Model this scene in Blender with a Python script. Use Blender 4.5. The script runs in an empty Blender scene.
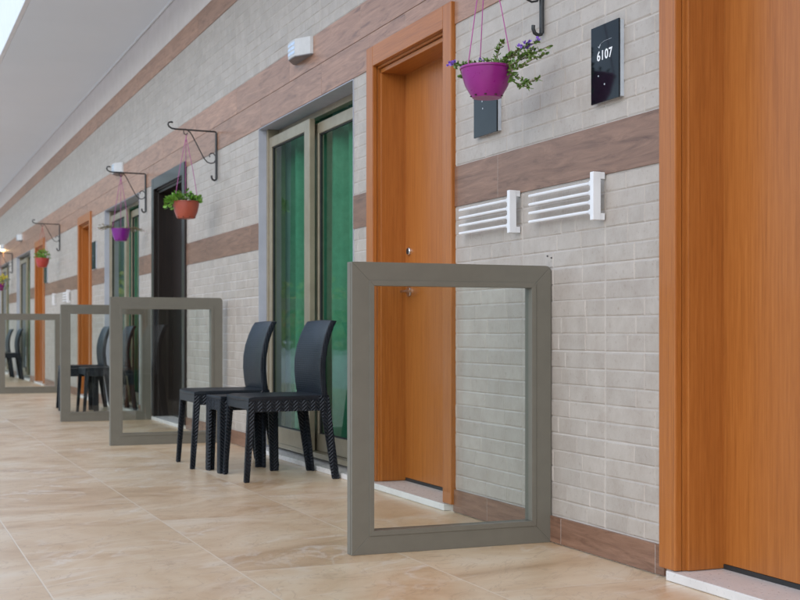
import bpy, bmesh, math, random
from mathutils import Vector, Matrix

# ------------------------------------------------------------------ scene, camera, sky, sun, exposure
S = bpy.context.scene
COL = S.collection
R = math.radians

YAW = math.atan(526 / 1290)
cam_d = bpy.data.cameras.new('camera')
cam = bpy.data.objects.new('camera', cam_d); COL.objects.link(cam)
cam.location = (-2.315, 0.0, 0.77)
cam.rotation_euler = (R(90), 0, -YAW)
cam_d.sensor_width = 36; cam_d.lens = 36 * 1290 / 800
cam_d.shift_y = 33 / 800
cam_d.clip_start = 0.05; cam_d.clip_end = 2000
cam_d.dof.use_dof = True; cam_d.dof.focus_distance = 4.75; cam_d.dof.aperture_fstop = 6.5
S.camera = cam

SUN_EL, SUN_AZ = 32, 230            # degrees, azimuth measured from +Y towards +X
w = bpy.data.worlds.new('World'); S.world = w; w.use_nodes = True
nt = w.node_tree; bg = nt.nodes['Background']
sky = nt.nodes.new('ShaderNodeTexSky'); sky.sky_type = 'NISHITA'; sky.sun_disc = False
sky.sun_elevation = R(SUN_EL); sky.sun_rotation = R(SUN_AZ)
sky.air_density = 1.0; sky.dust_density = 0.6; sky.ozone_density = 1.0
hs = nt.nodes.new('ShaderNodeHueSaturation'); hs.inputs['Saturation'].default_value = 0.8
nt.links.new(sky.outputs[0], hs.inputs['Color']); nt.links.new(hs.outputs[0], bg.inputs['Color'])
bg.inputs['Strength'].default_value = 0.15

sd = bpy.data.lights.new('sun', 'SUN'); sd.energy = 0.7; sd.angle = R(120); sd.color = (1.0, 0.91, 0.82)
sun = bpy.data.objects.new('sun', sd); COL.objects.link(sun)
sdir = Vector((math.sin(R(SUN_AZ)) * math.cos(R(SUN_EL)), math.cos(R(SUN_AZ)) * math.cos(R(SUN_EL)), math.sin(R(SUN_EL))))
sun.rotation_euler = sdir.to_track_quat('Z', 'Y').to_euler(); sun.location = (-6, 2, 8)

vs = S.view_settings
vs.view_transform = 'Standard'; vs.look = 'None'; vs.exposure = 1.2; vs.gamma = 1
vs.use_curve_mapping = False

# ------------------------------------------------------------------ materials
def mat(name):
    m = bpy.data.materials.new(name); m.use_nodes = True
    return m, m.node_tree, m.node_tree.nodes['Principled BSDF']

def N(t, kind, **kw):
    n = t.nodes.new(kind)
    for k, v in kw.items():
        if k in n.inputs: n.inputs[k].default_value = v
        else: setattr(n, k, v)
    return n

def ramp(t, stops):
    r = t.nodes.new('ShaderNodeValToRGB'); e = r.color_ramp.elements
    while len(e) < len(stops): e.new(0.5)
    for i, (p, c) in enumerate(stops):
        e[i].position = p; e[i].color = (*c, 1) if len(c) == 3 else c
    return r

def coords(t, scale=(1, 1, 1), rot=(0, 0, 0), loc=(0, 0, 0), kind='Object'):
    tc = t.nodes.new('ShaderNodeTexCoord'); mp = t.nodes.new('ShaderNodeMapping')
    mp.inputs['Scale'].default_value = scale; mp.inputs['Rotation'].default_value = rot; mp.inputs['Location'].default_value = loc
    t.links.new(tc.outputs[kind], mp.inputs['Vector'])
    return mp.outputs[0]

def noisy(name, c1, c2, scale=8, rough=0.5, rvar=0.1, bump=0.0, bscale=60, metal=0.0, stretch=(1, 1, 1), detail=6, coat=0.0, spec=0.5, lo=0.35, hi=0.65):
    m, t, b = mat(name)
    v = coords(t, stretch)
    n = N(t, 'ShaderNodeTexNoise', Scale=scale, Detail=detail, Roughness=0.6); t.links.new(v, n.inputs['Vector'])
    r = ramp(t, [(lo, c1), (hi, c2)]); t.links.new(n.outputs['Fac'], r.inputs[0]); t.links.new(r.outputs[0], b.inputs['Base Color'])
    n2 = N(t, 'ShaderNodeTexNoise', Scale=bscale, Detail=5); t.links.new(v, n2.inputs['Vector'])
    mr = N(t, 'ShaderNodeMapRange'); mr.inputs['To Min'].default_value = max(0.02, rough - rvar); mr.inputs['To Max'].default_value = min(1, rough + rvar)
    t.links.new(n2.outputs['Fac'], mr.inputs['Value']); t.links.new(mr.outputs[0], b.inputs['Roughness'])
    b.inputs['Metallic'].default_value = metal; b.inputs['Coat Weight'].default_value = coat
    b.inputs['Specular IOR Level'].default_value = spec
    if bump:
        bp = N(t, 'ShaderNodeBump', Strength=bump, Distance=0.002); t.links.new(n2.outputs['Fac'], bp.inputs['Height']); t.links.new(bp.outputs[0], b.inputs['Normal'])
    return m

def brick_material():
    m, t, b = mat('pale split face tile')
    at = N(t, 'ShaderNodeAttribute', attribute_name='tint')
    v = coords(t)
    n = N(t, 'ShaderNodeTexNoise', Scale=9, Detail=8, Roughness=0.7); t.links.new(v, n.inputs['Vector'])
    r1 = ramp(t, [(0.25, (0.325, 0.277, 0.233)), (0.5, (0.383, 0.338, 0.292)), (0.78, (0.445, 0.402, 0.354))])
    t.links.new(n.outputs['Fac'], r1.inputs[0])
    hv = N(t, 'ShaderNodeHueSaturation')
    mr = N(t, 'ShaderNodeMapRange'); mr.inputs['To Min'].default_value = 0.94; mr.inputs['To Max'].default_value = 1.05
    t.links.new(at.outputs['Fac'], mr.inputs['Value']); t.links.new(mr.outputs[0], hv.inputs['Value']); t.links.new(r1.outputs[0], hv.inputs['Color'])
    # small dark pits
    n3 = N(t, 'ShaderNodeTexNoise', Scale=45, Detail=4, Roughness=0.75); t.links.new(v, n3.inputs['Vector'])
    r3 = ramp(t, [(0.27, (0.72, 0.68, 0.64)), (0.42, (1, 1, 1))]); t.links.new(n3.outputs['Fac'], r3.inputs[0])
    mx = N(t, 'ShaderNodeMix', data_type='RGBA', blend_type='MULTIPLY'); mx.inputs['Factor'].default_value = 0.8
    t.links.new(hv.outputs[0], mx.inputs['A']); t.links.new(r3.outputs[0], mx.inputs['B'])
    t.links.new(mx.outputs['Result'], b.inputs['Base Color'])
    b.inputs['Roughness'].default_value = 0.40
    n2 = N(t, 'ShaderNodeTexNoise', Scale=60, Detail=8, Roughness=0.7); t.links.new(v, n2.inputs['Vector'])
    bp = N(t, 'ShaderNodeBump', Strength=0.4, Distance=0.003); t.links.new(n2.outputs['Fac'], bp.inputs['Height']); t.links.new(bp.outputs[0], b.inputs['Normal'])
    return m

def wood_tile_material(nm='brown wood look tile', k=1.0):
    m, t, b = mat(nm)
    at = N(t, 'ShaderNodeAttribute', attribute_name='tint')
    v = coords(t, (3, 1.5, 16))
    off = N(t, 'ShaderNodeVectorMath', operation='ADD'); t.links.new(v, off.inputs[0])
    sc = N(t, 'ShaderNodeVectorMath', operation='SCALE'); sc.inputs['Scale'].default_value = 40
    cb = N(t, 'ShaderNodeCombineXYZ'); t.links.new(at.outputs['Fac'], cb.inputs[0]); t.links.new(at.outputs['Fac'], cb.inputs[2])
    t.links.new(cb.outputs[0], sc.inputs[0]); t.links.new(sc.outputs[0], off.inputs[1])
    n = N(t, 'ShaderNodeTexNoise', Scale=2.0, Detail=12, Roughness=0.74, Distortion=1.2); t.links.new(off.outputs[0], n.inputs['Vector'])
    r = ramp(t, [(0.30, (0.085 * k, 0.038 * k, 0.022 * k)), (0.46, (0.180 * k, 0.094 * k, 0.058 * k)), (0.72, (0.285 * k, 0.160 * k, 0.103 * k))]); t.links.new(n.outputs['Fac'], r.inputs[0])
    hv = N(t, 'ShaderNodeHueSaturation'); mr = N(t, 'ShaderNodeMapRange'); mr.inputs['To Min'].default_value = 0.9; mr.inputs['To Max'].default_value = 1.12
    t.links.new(at.outputs['Fac'], mr.inputs['Value']); t.links.new(mr.outputs[0], hv.inputs['Value']); t.links.new(r.outputs[0], hv.inputs['Color'])
    t.links.new(hv.outputs[0], b.inputs['Base Color'])
    b.inputs['Roughness'].default_value = 0.36
    bp = N(t, 'ShaderNodeBump', Strength=0.15, Distance=0.002); t.links.new(n.outputs['Fac'], bp.inputs['Height']); t.links.new(bp.outputs[0], b.inputs['Normal'])
    return m

def wood_material(name, axis, dark, mid, light, rough=0.34):
    m, t, b = mat(name)
    st = (34, 34, 0.9) if axis == 'z' else (34, 0.9, 34)
    v = coords(t, st)
    n = N(t, 'ShaderNodeTexNoise', Scale=3.4, Detail=7, Roughness=0.6, Distortion=0.25); t.links.new(v, n.inputs['Vector'])
    v2 = coords(t, (260, 260, 7) if axis == 'z' else (260, 7, 260))
    n2 = N(t, 'ShaderNodeTexNoise', Scale=2.0, Detail=3, Roughness=0.6); t.links.new(v2, n2.inputs['Vector'])
    ad = N(t, 'ShaderNodeMath', operation='MULTIPLY_ADD'); ad.inputs[1].default_value = 0.35
    t.links.new(n2.outputs['Fac'], ad.inputs[0]); 
    m2 = N(t, 'ShaderNodeMath', operation='MULTIPLY'); m2.inputs[1].default_value = 0.65
    t.links.new(n.outputs['Fac'], m2.inputs[0]); t.links.new(m2.outputs[0], ad.inputs[2])
    r = ramp(t, [(0.30, dark), (0.5, mid), (0.70, light)]); t.links.new(ad.outputs[0], r.inputs[0])
    t.links.new(r.outputs[0], b.inputs['Base Color'])
    b.inputs['Roughness'].default_value = rough; b.inputs['Specular IOR Level'].default_value = 0.4
    bp = N(t, 'ShaderNodeBump', Strength=0.08, Distance=0.001); t.links.new(n2.outputs['Fac'], bp.inputs['Height']); t.links.new(bp.outputs[0], b.inputs['Normal'])
    return m

def floor_material():
    m, t, b = mat('beige stone floor tile')
    v = coords(t, rot=(0, 0, R(90)), loc=(0.39, 0.305 + 0.305 + 0.005, 0))
    br = N(t, 'ShaderNodeTexBrick', offset=0.5, offset_frequency=2, squash=1.0)
    br.inputs['Color1'].default_value = (0, 0, 0, 1); br.inputs['Color2'].default_value = (1, 1, 1, 1); br.inputs['Mortar'].default_value = (0.5, 0.5, 0.5, 1)
    br.inputs['Scale'].default_value = 1.0; br.inputs['Mortar Size'].default_value = 0.0028; br.inputs['Mortar Smooth'].default_value = 0.2
    br.inputs['Brick Width'].default_value = 1.22; br.inputs['Row Height'].default_value = 0.61
    t.links.new(v, br.inputs['Vector'])
    vv = coords(t, (1, 1, 1), rot=(0, 0, R(-32)))
    sp = N(t, 'ShaderNodeVectorMath', operation='SCALE'); sp.inputs['Scale'].default_value = 9.0
    t.links.new(br.outputs['Color'], sp.inputs[0])
    ad = N(t, 'ShaderNodeVectorMath', operation='ADD'); t.links.new(vv, ad.inputs[0]); t.links.new(sp.outputs[0], ad.inputs[1])
    mpc = N(t, 'ShaderNodeMapping'); mpc.inputs['Scale'].default_value = (1.0, 1.5, 1); t.links.new(ad.outputs[0], mpc.inputs['Vector'])
    n = N(t, 'ShaderNodeTexNoise', Scale=1.5, Detail=9, Roughness=0.62, Distortion=0.9); t.links.new(mpc.outputs[0], n.inputs['Vector'])
    r = ramp(t, [(0.29, (0.43, 0.265, 0.13)), (0.44, (0.60, 0.42, 0.245)), (0.57, (0.69, 0.53, 0.345)), (0.75, (0.76, 0.655, 0.505))])
    t.links.new(n.outputs['Fac'], r.inputs[0])
    # pale veins
    mpv = N(t, 'ShaderNodeMapping'); mpv.inputs['Scale'].default_value = (0.9, 1.9, 1); mpv.inputs['Rotation'].default_value = (0, 0, R(18)); t.links.new(ad.outputs[0], mpv.inputs['Vector'])
    nv = N(t, 'ShaderNodeTexNoise', Scale=1.1, Detail=6, Roughness=0.55, Distortion=1.6); t.links.new(mpv.outputs[0], nv.inputs['Vector'])
    rv = ramp(t, [(0.465, (0, 0, 0)), (0.5, (1, 1, 1)), (0.53, (0, 0, 0))]); t.links.new(nv.outputs['Fac'], rv.inputs[0])
    nm = N(t, 'ShaderNodeTexNoise', Scale=2.3, Detail=2); t.links.new(ad.outputs[0], nm.inputs['Vector'])
    rm = ramp(t, [(0.42, (0, 0, 0)), (0.68, (0.55, 0.55, 0.55))]); t.links.new(nm.outputs['Fac'], rm.inputs[0])
    mul = N(t, 'ShaderNodeMath', operation='MULTIPLY'); t.links.new(rv.outputs[0], mul.inputs[0]); t.links.new(rm.outputs[0], mul.inputs[1])
    mx = N(t, 'ShaderNodeMix', data_type='RGBA'); t.links.new(mul.outputs[0], mx.inputs['Factor']); t.links.new(r.outputs[0], mx.inputs['A']); mx.inputs['B'].default_value = (0.82, 0.77, 0.68, 1)
    # thin brown threads
    nb = N(t, 'ShaderNodeTexNoise', Scale=3.2, Detail=5, Distortion=2.2); t.links.new(mpc.outputs[0], nb.inputs['Vector'])
    rb = ramp(t, [(0.485, (0, 0, 0)), (0.5, (0.35, 0.35, 0.35)), (0.515, (0, 0, 0))]); t.links.new(nb.outputs['Fac'], rb.inputs[0])
    mx2 = N(t, 'ShaderNodeMix', data_type='RGBA'); t.links.new(rb.outputs[0], mx2.inputs['Factor']); t.links.new(mx.outputs['Result'], mx2.inputs['A']); mx2.inputs['B'].default_value = (0.30, 0.18, 0.10, 1)
    # grout
    mg = N(t, 'ShaderNodeMix', data_type='RGBA'); t.links.new(br.outputs['Fac'], mg.inputs['Factor']); t.links.new(mx2.outputs['Result'], mg.inputs['A']); mg.inputs['B'].default_value = (0.72, 0.61, 0.47, 1)
    t.links.new(mg.outputs['Result'], b.inputs['Base Color'])
    nr = N(t, 'ShaderNodeTexNoise', Scale=5, Detail=6); t.links.new(vv, nr.inputs['Vector'])
    mr = N(t, 'ShaderNodeMapRange'); mr.inputs['To Min'].default_value = 0.26; mr.inputs['To Max'].default_value = 0.40; b.inputs['Specular IOR Level'].default_value = 1.0; b.inputs['Coat Weight'].default_value = 0.4; b.inputs['Coat Roughness'].default_value = 0.38
    t.links.new(nr.outputs['Fac'], mr.inputs['Value']); t.links.new(mr.outputs[0], b.inputs['Roughness'])
    iv = N(t, 'ShaderNodeMath', operation='SUBTRACT'); iv.inputs[0].default_value = 1.0; t.links.new(br.outputs['Fac'], iv.inputs[1])
    bp = N(t, 'ShaderNodeBump', Strength=0.4, Distance=0.002); t.links.new(iv.outputs[0], bp.inputs['Height']); t.links.new(bp.outputs[0], b.inputs['Normal'])
    return m

def glass_material(name, tint, f0):
    m, t, b = mat(name); t.nodes.remove(b); out = t.nodes['Material Output']
    tr = N(t, 'ShaderNodeBsdfTransparent'); tr.inputs[0].default_value = (*tint, 1)
    gl = N(t, 'ShaderNodeBsdfGlossy'); gl.inputs['Roughness'].default_value = 0.01
    # Schlick reflectance, the same from both sides of the pane
    ge = N(t, 'ShaderNodeNewGeometry'); dt = N(t, 'ShaderNodeVectorMath', operation='DOT_PRODUCT')
    t.links.new(ge.outputs['Normal'], dt.inputs[0]); t.links.new(ge.outputs['Incoming'], dt.inputs[1])
    ab = N(t, 'ShaderNodeMath', operation='ABSOLUTE'); t.links.new(dt.outputs['Value'], ab.inputs[0])
    om = N(t, 'ShaderNodeMath', operation='SUBTRACT', use_clamp=True); om.inputs[0].default_value = 1.0; t.links.new(ab.outputs[0], om.inputs[1])
    pw = N(t, 'ShaderNodeMath', operation='POWER'); pw.inputs[1].default_value = 5.0; t.links.new(om.outputs[0], pw.inputs[0])
    fr = N(t, 'ShaderNodeMath', operation='MULTIPLY_ADD', use_clamp=True); fr.inputs[1].default_value = 1 - f0; fr.inputs[2].default_value = f0; t.links.new(pw.outputs[0], fr.inputs[0])
    v = coords(t); n = N(t, 'ShaderNodeTexNoise', Scale=1.3, Detail=1); t.links.new(v, n.inputs['Vector'])
    bp = N(t, 'ShaderNodeBump', Strength=0.05, Distance=0.01); t.links.new(n.outputs['Fac'], bp.inputs['Height']); t.links.new(bp.outputs[0], gl.inputs['Normal'])
    mx = N(t, 'ShaderNodeMixShader'); t.links.new(fr.outputs[0], mx.inputs[0]); t.links.new(tr.outputs[0], mx.inputs[1]); t.links.new(gl.outputs[0], mx.inputs[2])
    t.links.new(mx.outputs[0], out.inputs['Surface'])
    return m

def woven_material(fa=105, fz=170, strength=0.6, nm='woven navy charcoal plastic', chevron=True):
    m, t, b = mat(nm); b.inputs['Specular IOR Level'].default_value = 0.28
    b.inputs['Base Color'].default_value = (0.016, 0.022, 0.032, 1); b.inputs['Roughness'].default_value = 0.42
    tc = t.nodes.new('ShaderNodeTexCoord'); sx = N(t, 'ShaderNodeSeparateXYZ'); t.links.new(tc.outputs['Object'], sx.inputs[0])
    def wave(a, c, fa, fc):
        p = N(t, 'ShaderNodeMath', operation='MULTIPLY'); p.inputs[1].default_value = fa; t.links.new(a, p.inputs[0])
        q = N(t, 'ShaderNodeMath', operation='MULTIPLY_ADD'); q.inputs[1].default_value = fc; t.links.new(c, q.inputs[0]); t.links.new(p.outputs[0], q.inputs[2])
        s = N(t, 'ShaderNodeMath', operation='SINE'); t.links.new(q.outputs[0], s.inputs[0]); return s.outputs[0]
    # diagonal basket weave built from (x + y) and z
    xy = N(t, 'ShaderNodeMath', operation='ADD'); t.links.new(sx.outputs[0], xy.inputs[0]); t.links.new(sx.outputs[1], xy.inputs[1])
    if chevron:
        pp_ = N(t, 'ShaderNodeMath', operation='PINGPONG'); pp_.inputs[1].default_value = 0.024; t.links.new(xy.outputs[0], pp_.inputs[0])
        class _O: pass
        mm = _O(); mm.outputs = [wave(pp_.outputs[0], sx.outputs[2], 330, 330)]
    else:
        a = wave(xy.outputs[0], sx.outputs[2], fa, fz); c = wave(xy.outputs[0], sx.outputs[2], fa, -fz)
        mm = N(t, 'ShaderNodeMath', operation='MULTIPLY'); t.links.new(a, mm.inputs[0]); t.links.new(c, mm.inputs[1])
    bp = N(t, 'ShaderNodeBump', Strength=strength, Distance=0.004); t.links.new(mm.outputs[0], bp.inputs['Height']); t.links.new(bp.outputs[0], b.inputs['Normal'])
    n = N(t, 'ShaderNodeTexNoise', Scale=14, Detail=5); t.links.new(tc.outputs['Object'], n.inputs['Vector'])
    r = ramp(t, [(0.3, (0.0045, 0.007, 0.0105)), (0.7, (0.008, 0.0115, 0.017))]); t.links.new(n.outputs['Fac'], r.inputs[0]); t.links.new(r.outputs[0], b.inputs['Base Color'])
    return m

def emit(name, c, s):
    m, t, b = mat(name); b.inputs['Emission Color'].default_value = (*c, 1); b.inputs['Emission Strength'].default_value = s; b.inputs['Base Color'].default_value = (*c, 1)
    return m

M = {}
M['brick'] = brick_material()
M['band'] = wood_tile_material()
M['band_glare'] = wood_tile_material('brown wood look tile with glare', 1.55)  # upper bands lightened: a bright veil of glare painted into their colour
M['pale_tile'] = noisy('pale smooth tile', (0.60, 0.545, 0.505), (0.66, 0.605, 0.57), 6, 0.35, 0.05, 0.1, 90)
M['mortar'] = noisy('pale grout', (0.42, 0.385, 0.345), (0.485, 0.45, 0.41), 12, 0.85, 0.08, 0.3)
M['wood_v'] = wood_material('orange wood upright grain', 'z', (0.240, 0.074, 0.013), (0.345, 0.113, 0.021), (0.415, 0.151, 0.033))
M['wood_h'] = wood_material('orange wood level grain', 'y', (0.240, 0.074, 0.013), (0.345, 0.113, 0.021), (0.415, 0.151, 0.033))
M['wenge_v'] = wood_material('dark wenge wood', 'z', (0.010, 0.007, 0.006), (0.016, 0.011, 0.009), (0.030, 0.018, 0.014), 0.30)
M['wenge_h'] = wood_material('dark wenge wood level grain', 'y', (0.010, 0.007, 0.006), (0.016, 0.011, 0.009), (0.030, 0.018, 0.014), 0.30)
M['floor'] = floor_material()
M['ceiling'] = noisy('painted plaster ceiling', (0.71, 0.755, 0.79), (0.73, 0.775, 0.81), 1.2, 0.8, 0.05, 0.1, 90)
M['white'] = noisy('white plastic', (0.68, 0.685, 0.69), (0.73, 0.735, 0.74), 10, 0.38, 0.08)
M['marble'] = noisy('white marble', (0.58, 0.56, 0.53), (0.68, 0.66, 0.63), 6, 0.3, 0.1, lo=0.3, hi=0.7)
M['khaki'] = noisy('grey khaki painted metal', (0.132, 0.122, 0.096), (0.143, 0.132, 0.104), 14, 0.40, 0.03, 0.03, 160)
M['alu'] = noisy('beige aluminium', (0.245, 0.208, 0.142), (0.29, 0.25, 0.175), 10, 0.35, 0.07, metal=0.25)
M['reveal'] = noisy('grey painted metal liner', (0.34, 0.36, 0.41), (0.39, 0.41, 0.46), 6, 0.45, 0.06)
M['gasket'] = noisy('black rubber', (0.012, 0.012, 0.012), (0.02, 0.02, 0.02), 10, 0.6)
M['chrome'] = noisy('brushed steel', (0.55, 0.54, 0.52), (0.65, 0.64, 0.62), 20, 0.25, 0.06, metal=1.0)
M['silver'] = noisy('silver painted plastic', (0.45, 0.45, 0.44), (0.50, 0.50, 0.49), 20, 0.4, 0.06)
M['lamp_under'] = noisy('grey lamp base', (0.16, 0.16, 0.17), (0.20, 0.20, 0.21), 20, 0.5, 0.06)
M['louvre'] = noisy('frosted blue glass', (0.42, 0.52, 0.66), (0.50, 0.60, 0.74), 20, 0.2, 0.06)
M['iron'] = noisy('black wrought iron', (0.012, 0.013, 0.014), (0.022, 0.023, 0.024), 60, 0.4, 0.12, 0.4, 120)
M['plate'] = noisy('black glass plate', (0.004, 0.005, 0.007), (0.008, 0.010, 0.013), 6, 0.07, 0.03, spec=0.16)
M['plate_edge'] = noisy('pale blue grey plate edge', (0.42, 0.46, 0.50), (0.48, 0.52, 0.56), 20, 0.35, 0.06)
M['ink'] = noisy('white lettering', (0.78, 0.78, 0.78), (0.82, 0.82, 0.82), 10, 0.5)
M['woven'] = woven_material()
M['woven_fine'] = woven_material(210, 270, 0.2, 'fine woven navy plastic', False)
M['plain_plastic'] = noisy('navy charcoal plastic', (0.005, 0.0078, 0.0115), (0.0085, 0.012, 0.017), 12, 0.45, 0.08, 0.25, 220, spec=0.3)
M['glass'] = glass_material('clear partition glass', (0.90, 0.93, 0.915), 0.05)
M['window_glass'] = glass_material('green tinted window glass', (0.58, 0.86, 0.72), 0.04)
M['magenta'] = noisy('magenta plastic', (0.215, 0.008, 0.155), (0.26, 0.012, 0.19), 8, 0.3, 0.08)
M['purple'] = noisy('purple plastic', (0.15, 0.008, 0.18), (0.19, 0.012, 0.22), 8, 0.3, 0.08)
M['terracotta'] = noisy('terracotta plastic', (0.30, 0.055, 0.028), (0.36, 0.075, 0.04), 8, 0.35, 0.08)
M['red'] = noisy('red plastic', (0.33, 0.03, 0.022), (0.39, 0.045, 0.03), 8, 0.35, 0.08)
M['soil'] = noisy('potting soil', (0.02, 0.013, 0.008), (0.05, 0.033, 0.02), 60, 0.95, 0.03, 1.0, 120)
M['pink_cord'] = noisy('magenta hanger plastic', (0.32, 0.06, 0.22), (0.38, 0.09, 0.27), 30, 0.4)
M['red_cord'] = noisy('red hanger plastic', (0.40, 0.10, 0.08), (0.45, 0.13, 0.1), 30, 0.4)
def leaf(name, a, b_):
    m = noisy(name, a, b_, 25, 0.45, 0.1); bs = m.node_tree.nodes['Principled BSDF']
    bs.inputs['Subsurface Weight'].default_value = 0.0; return m
M['leaf'] = leaf('green leaves', (0.06, 0.13, 0.018), (0.15, 0.23, 0.05))
M['leaf_bright'] = leaf('bright green leaves', (0.07, 0.20, 0.015), (0.18, 0.36, 0.05))
M['leaf_dry'] = leaf('dry olive leaves', (0.14, 0.13, 0.06), (0.26, 0.22, 0.13))
M['stem'] = leaf('brown green stems', (0.10, 0.08, 0.04), (0.16, 0.13, 0.06))
M['flower_purple'] = leaf('purple petals', (0.17, 0.06, 0.45), (0.30, 0.15, 0.62))
M['flower_yellow'] = leaf('yellow petals', (0.60, 0.50, 0.03), (0.75, 0.66, 0.08))
M['flower_white'] = leaf('white petals', (0.7, 0.7, 0.68), (0.8, 0.8, 0.78))
M['flower_pink'] = leaf('pale pink petals', (0.62, 0.45, 0.46), (0.7, 0.55, 0.56))
M['curtain_green'] = noisy('green curtain cloth', (0.07, 0.185, 0.13), (0.10, 0.24, 0.175), 20, 0.75, 0.05)
M['curtain_olive'] = noisy('olive curtain cloth', (0.16, 0.18, 0.09), (0.21, 0.23, 0.12), 20, 0.75, 0.05)
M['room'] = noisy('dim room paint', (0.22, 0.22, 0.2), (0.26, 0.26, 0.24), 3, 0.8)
M['wall_paint'] = noisy('pale render', (0.52, 0.50, 0.47), (0.58, 0.56, 0.53), 5, 0.85, 0.05, 0.2)
M['lit'] = emit('lit warm lamp glass', (1.0, 0.66, 0.30), 22)
M['ground'] = noisy('pale courtyard paving', (0.62, 0.62, 0.62), (0.70, 0.70, 0.70), 0.8, 0.95, 0.03)
M['far_leaf'] = noisy('far foliage', (0.07, 0.12, 0.02), (0.32, 0.33, 0.08), 0.5, 0.7, 0.1, detail=8)
M['blocker_hill'] = noisy('added blocker hillside', (0.06, 0.09, 0.06), (0.12, 0.15, 0.10), 0.05, 0.95, 0.03, detail=10)
M['far_flower'] = noisy('far orange blossom', (0.45, 0.20, 0.08), (0.5, 0.30, 0.15), 2, 0.7)

# ------------------------------------------------------------------ mesh helpers
class MB:
    """collects geometry and links it as ONE mesh object"""
    def __init__(self): self.v = []; self.f = []; self.t = []; self.mi = []; self.smooth = []
    def add(self, vs_, fs, tint=None, mi=0, sm=False):
        o = len(self.v); self.v += [tuple(p) for p in vs_]
        for f in fs: self.f.append([i + o for i in f]); self.t.append(tint or 0.0); self.mi.append(mi); self.smooth.append(sm)
        return self
    def box(self, x0, x1, y0, y1, z0, z1, bev=0.0, tint=None, mi=0):
        if x0 > x1: x0, x1 = x1, x0
        if y0 > y1: y0, y1 = y1, y0
        if z0 > z1: z0, z1 = z1, z0
        if not bev:
            vs_ = [(x, y, z) for x in (x0, x1) for y in (y0, y1) for z in (z0, z1)]
            return self.add(vs_, [(0, 1, 3, 2), (4, 6, 7, 5), (0, 4, 5, 1), (2, 3, 7, 6), (0, 2, 6, 4), (1, 5, 7, 3)], tint, mi)
        bm = bmesh.new(); bmesh.ops.create_cube(bm, size=1.0)
        for v in bm.verts: v.co = Vector(((x0 + x1) / 2 + v.co.x * (x1 - x0), (y0 + y1) / 2 + v.co.y * (y1 - y0), (z0 + z1) / 2 + v.co.z * (z1 - z0)))
        bmesh.ops.bevel(bm, geom=bm.edges[:], offset=bev, segments=2, affect='EDGES', profile=0.6)
        return self.bm(bm, tint, mi)
    def bm(self, bm, tint=None, mi=0, sm=False):
        bm.verts.index_update()
        self.add([v.co[:] for v in bm.verts], [[v.index for v in f.verts] for f in bm.faces], tint, mi, sm); bm.free(); return self
    def prism(self, poly, axis, a, b, bev=0.0, mi=0, sm=False):
        """poly: 2-D outline in the two other axes (order x,y,z without axis), extruded from a to b"""
        bm = bmesh.new()
        def P(p, t): 
            if axis == 'x': return (t, p[0], p[1])
            if axis == 'y': return (p[0], t, p[1])
            return (p[0], p[1], t)
        A = [bm.verts.new(P(p, a)) for p in poly]; B = [bm.verts.new(P(p, b)) for p in poly]
        n = len(poly)
        bm.faces.new(A); bm.faces.new(B[::-1])
        for i in range(n): bm.faces.new((A[i], B[i], B[(i + 1) % n], A[(i + 1) % n])[::-1])
        bmesh.ops.recalc_face_normals(bm, faces=bm.faces[:])
        if bev: bmesh.ops.bevel(bm, geom=bm.edges[:], offset=bev, segments=2, affect='EDGES', profile=0.6)
        return self.bm(bm, None, mi, sm)
    def tube(self, pts, r, seg=8, mi=0, r1=None):
        pts = [Vector(p) for p in pts]; n = len(pts); rings = []; up = None; o = len(self.v)
        vs_ = []
        for i, p in enumerate(pts):
            d = (pts[min(i + 1, n - 1)] - pts[max(i - 1, 0)]).normalized()
            if up is None: up = Vector((0, 0, 1)) if abs(d.z) < 0.9 else Vector((0, 1, 0))
            a = d.cross(up).normalized(); up = a.cross(d).normalized()
            rr = r if r1 is None else r + (r1 - r) * i / (n - 1)
            vs_ += [p + (a * math.cos(2 * math.pi * k / seg) + up * math.sin(2 * math.pi * k / seg)) * rr for k in range(seg)]
        fs = [(i * seg + k, i * seg + (k + 1) % seg, (i + 1) * seg + (k + 1) % seg, (i + 1) * seg + k) for i in range(n - 1) for k in range(seg)]
        fs += [tuple(range(seg))[::-1], tuple(range((n - 1) * seg, n * seg))]
        return self.add(vs_, fs, None, mi, True)
    def lathe(self, prof, c=(0, 0, 0), seg=32, mi=0, axis='z'):
        vs_ = []
        for (r, z) in prof:
            for k in range(seg):
                a = 2 * math.pi * k / seg
                if axis == 'z': vs_.append((c[0] + r * math.cos(a), c[1] + r * math.sin(a), c[2] + z))
                else: vs_.append((c[0] + z, c[1] + r * math.cos(a), c[2] + r * math.sin(a)))
        n = len(prof)
        fs = [(i * seg + k, i * seg + (k + 1) % seg, (i + 1) * seg + (k + 1) % seg, (i + 1) * seg + k) for i in range(n - 1) for k in range(seg)]
        return self.add(vs_, fs, None, mi, True)
    def build(self, name, m, parent=None, tint=False):
        me = bpy.data.meshes.new(name); me.from_pydata(self.v, [], self.f)
        for mm in (m if isinstance(m, (list, tuple)) else [m]): me.materials.append(mm)
        me.polygons.foreach_set('material_index', self.mi); me.polygons.foreach_set('use_smooth', self.smooth)
        if tint:
            a = me.attributes.new('tint', 'FLOAT', 'FACE'); a.data.foreach_set('value', self.t)
        me.update()
        if any(self.smooth): me.set_sharp_from_angle(angle=R(40))
        o = bpy.data.objects.new(name, me); COL.objects.link(o)
        if parent: o.parent = parent
        return o

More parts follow.
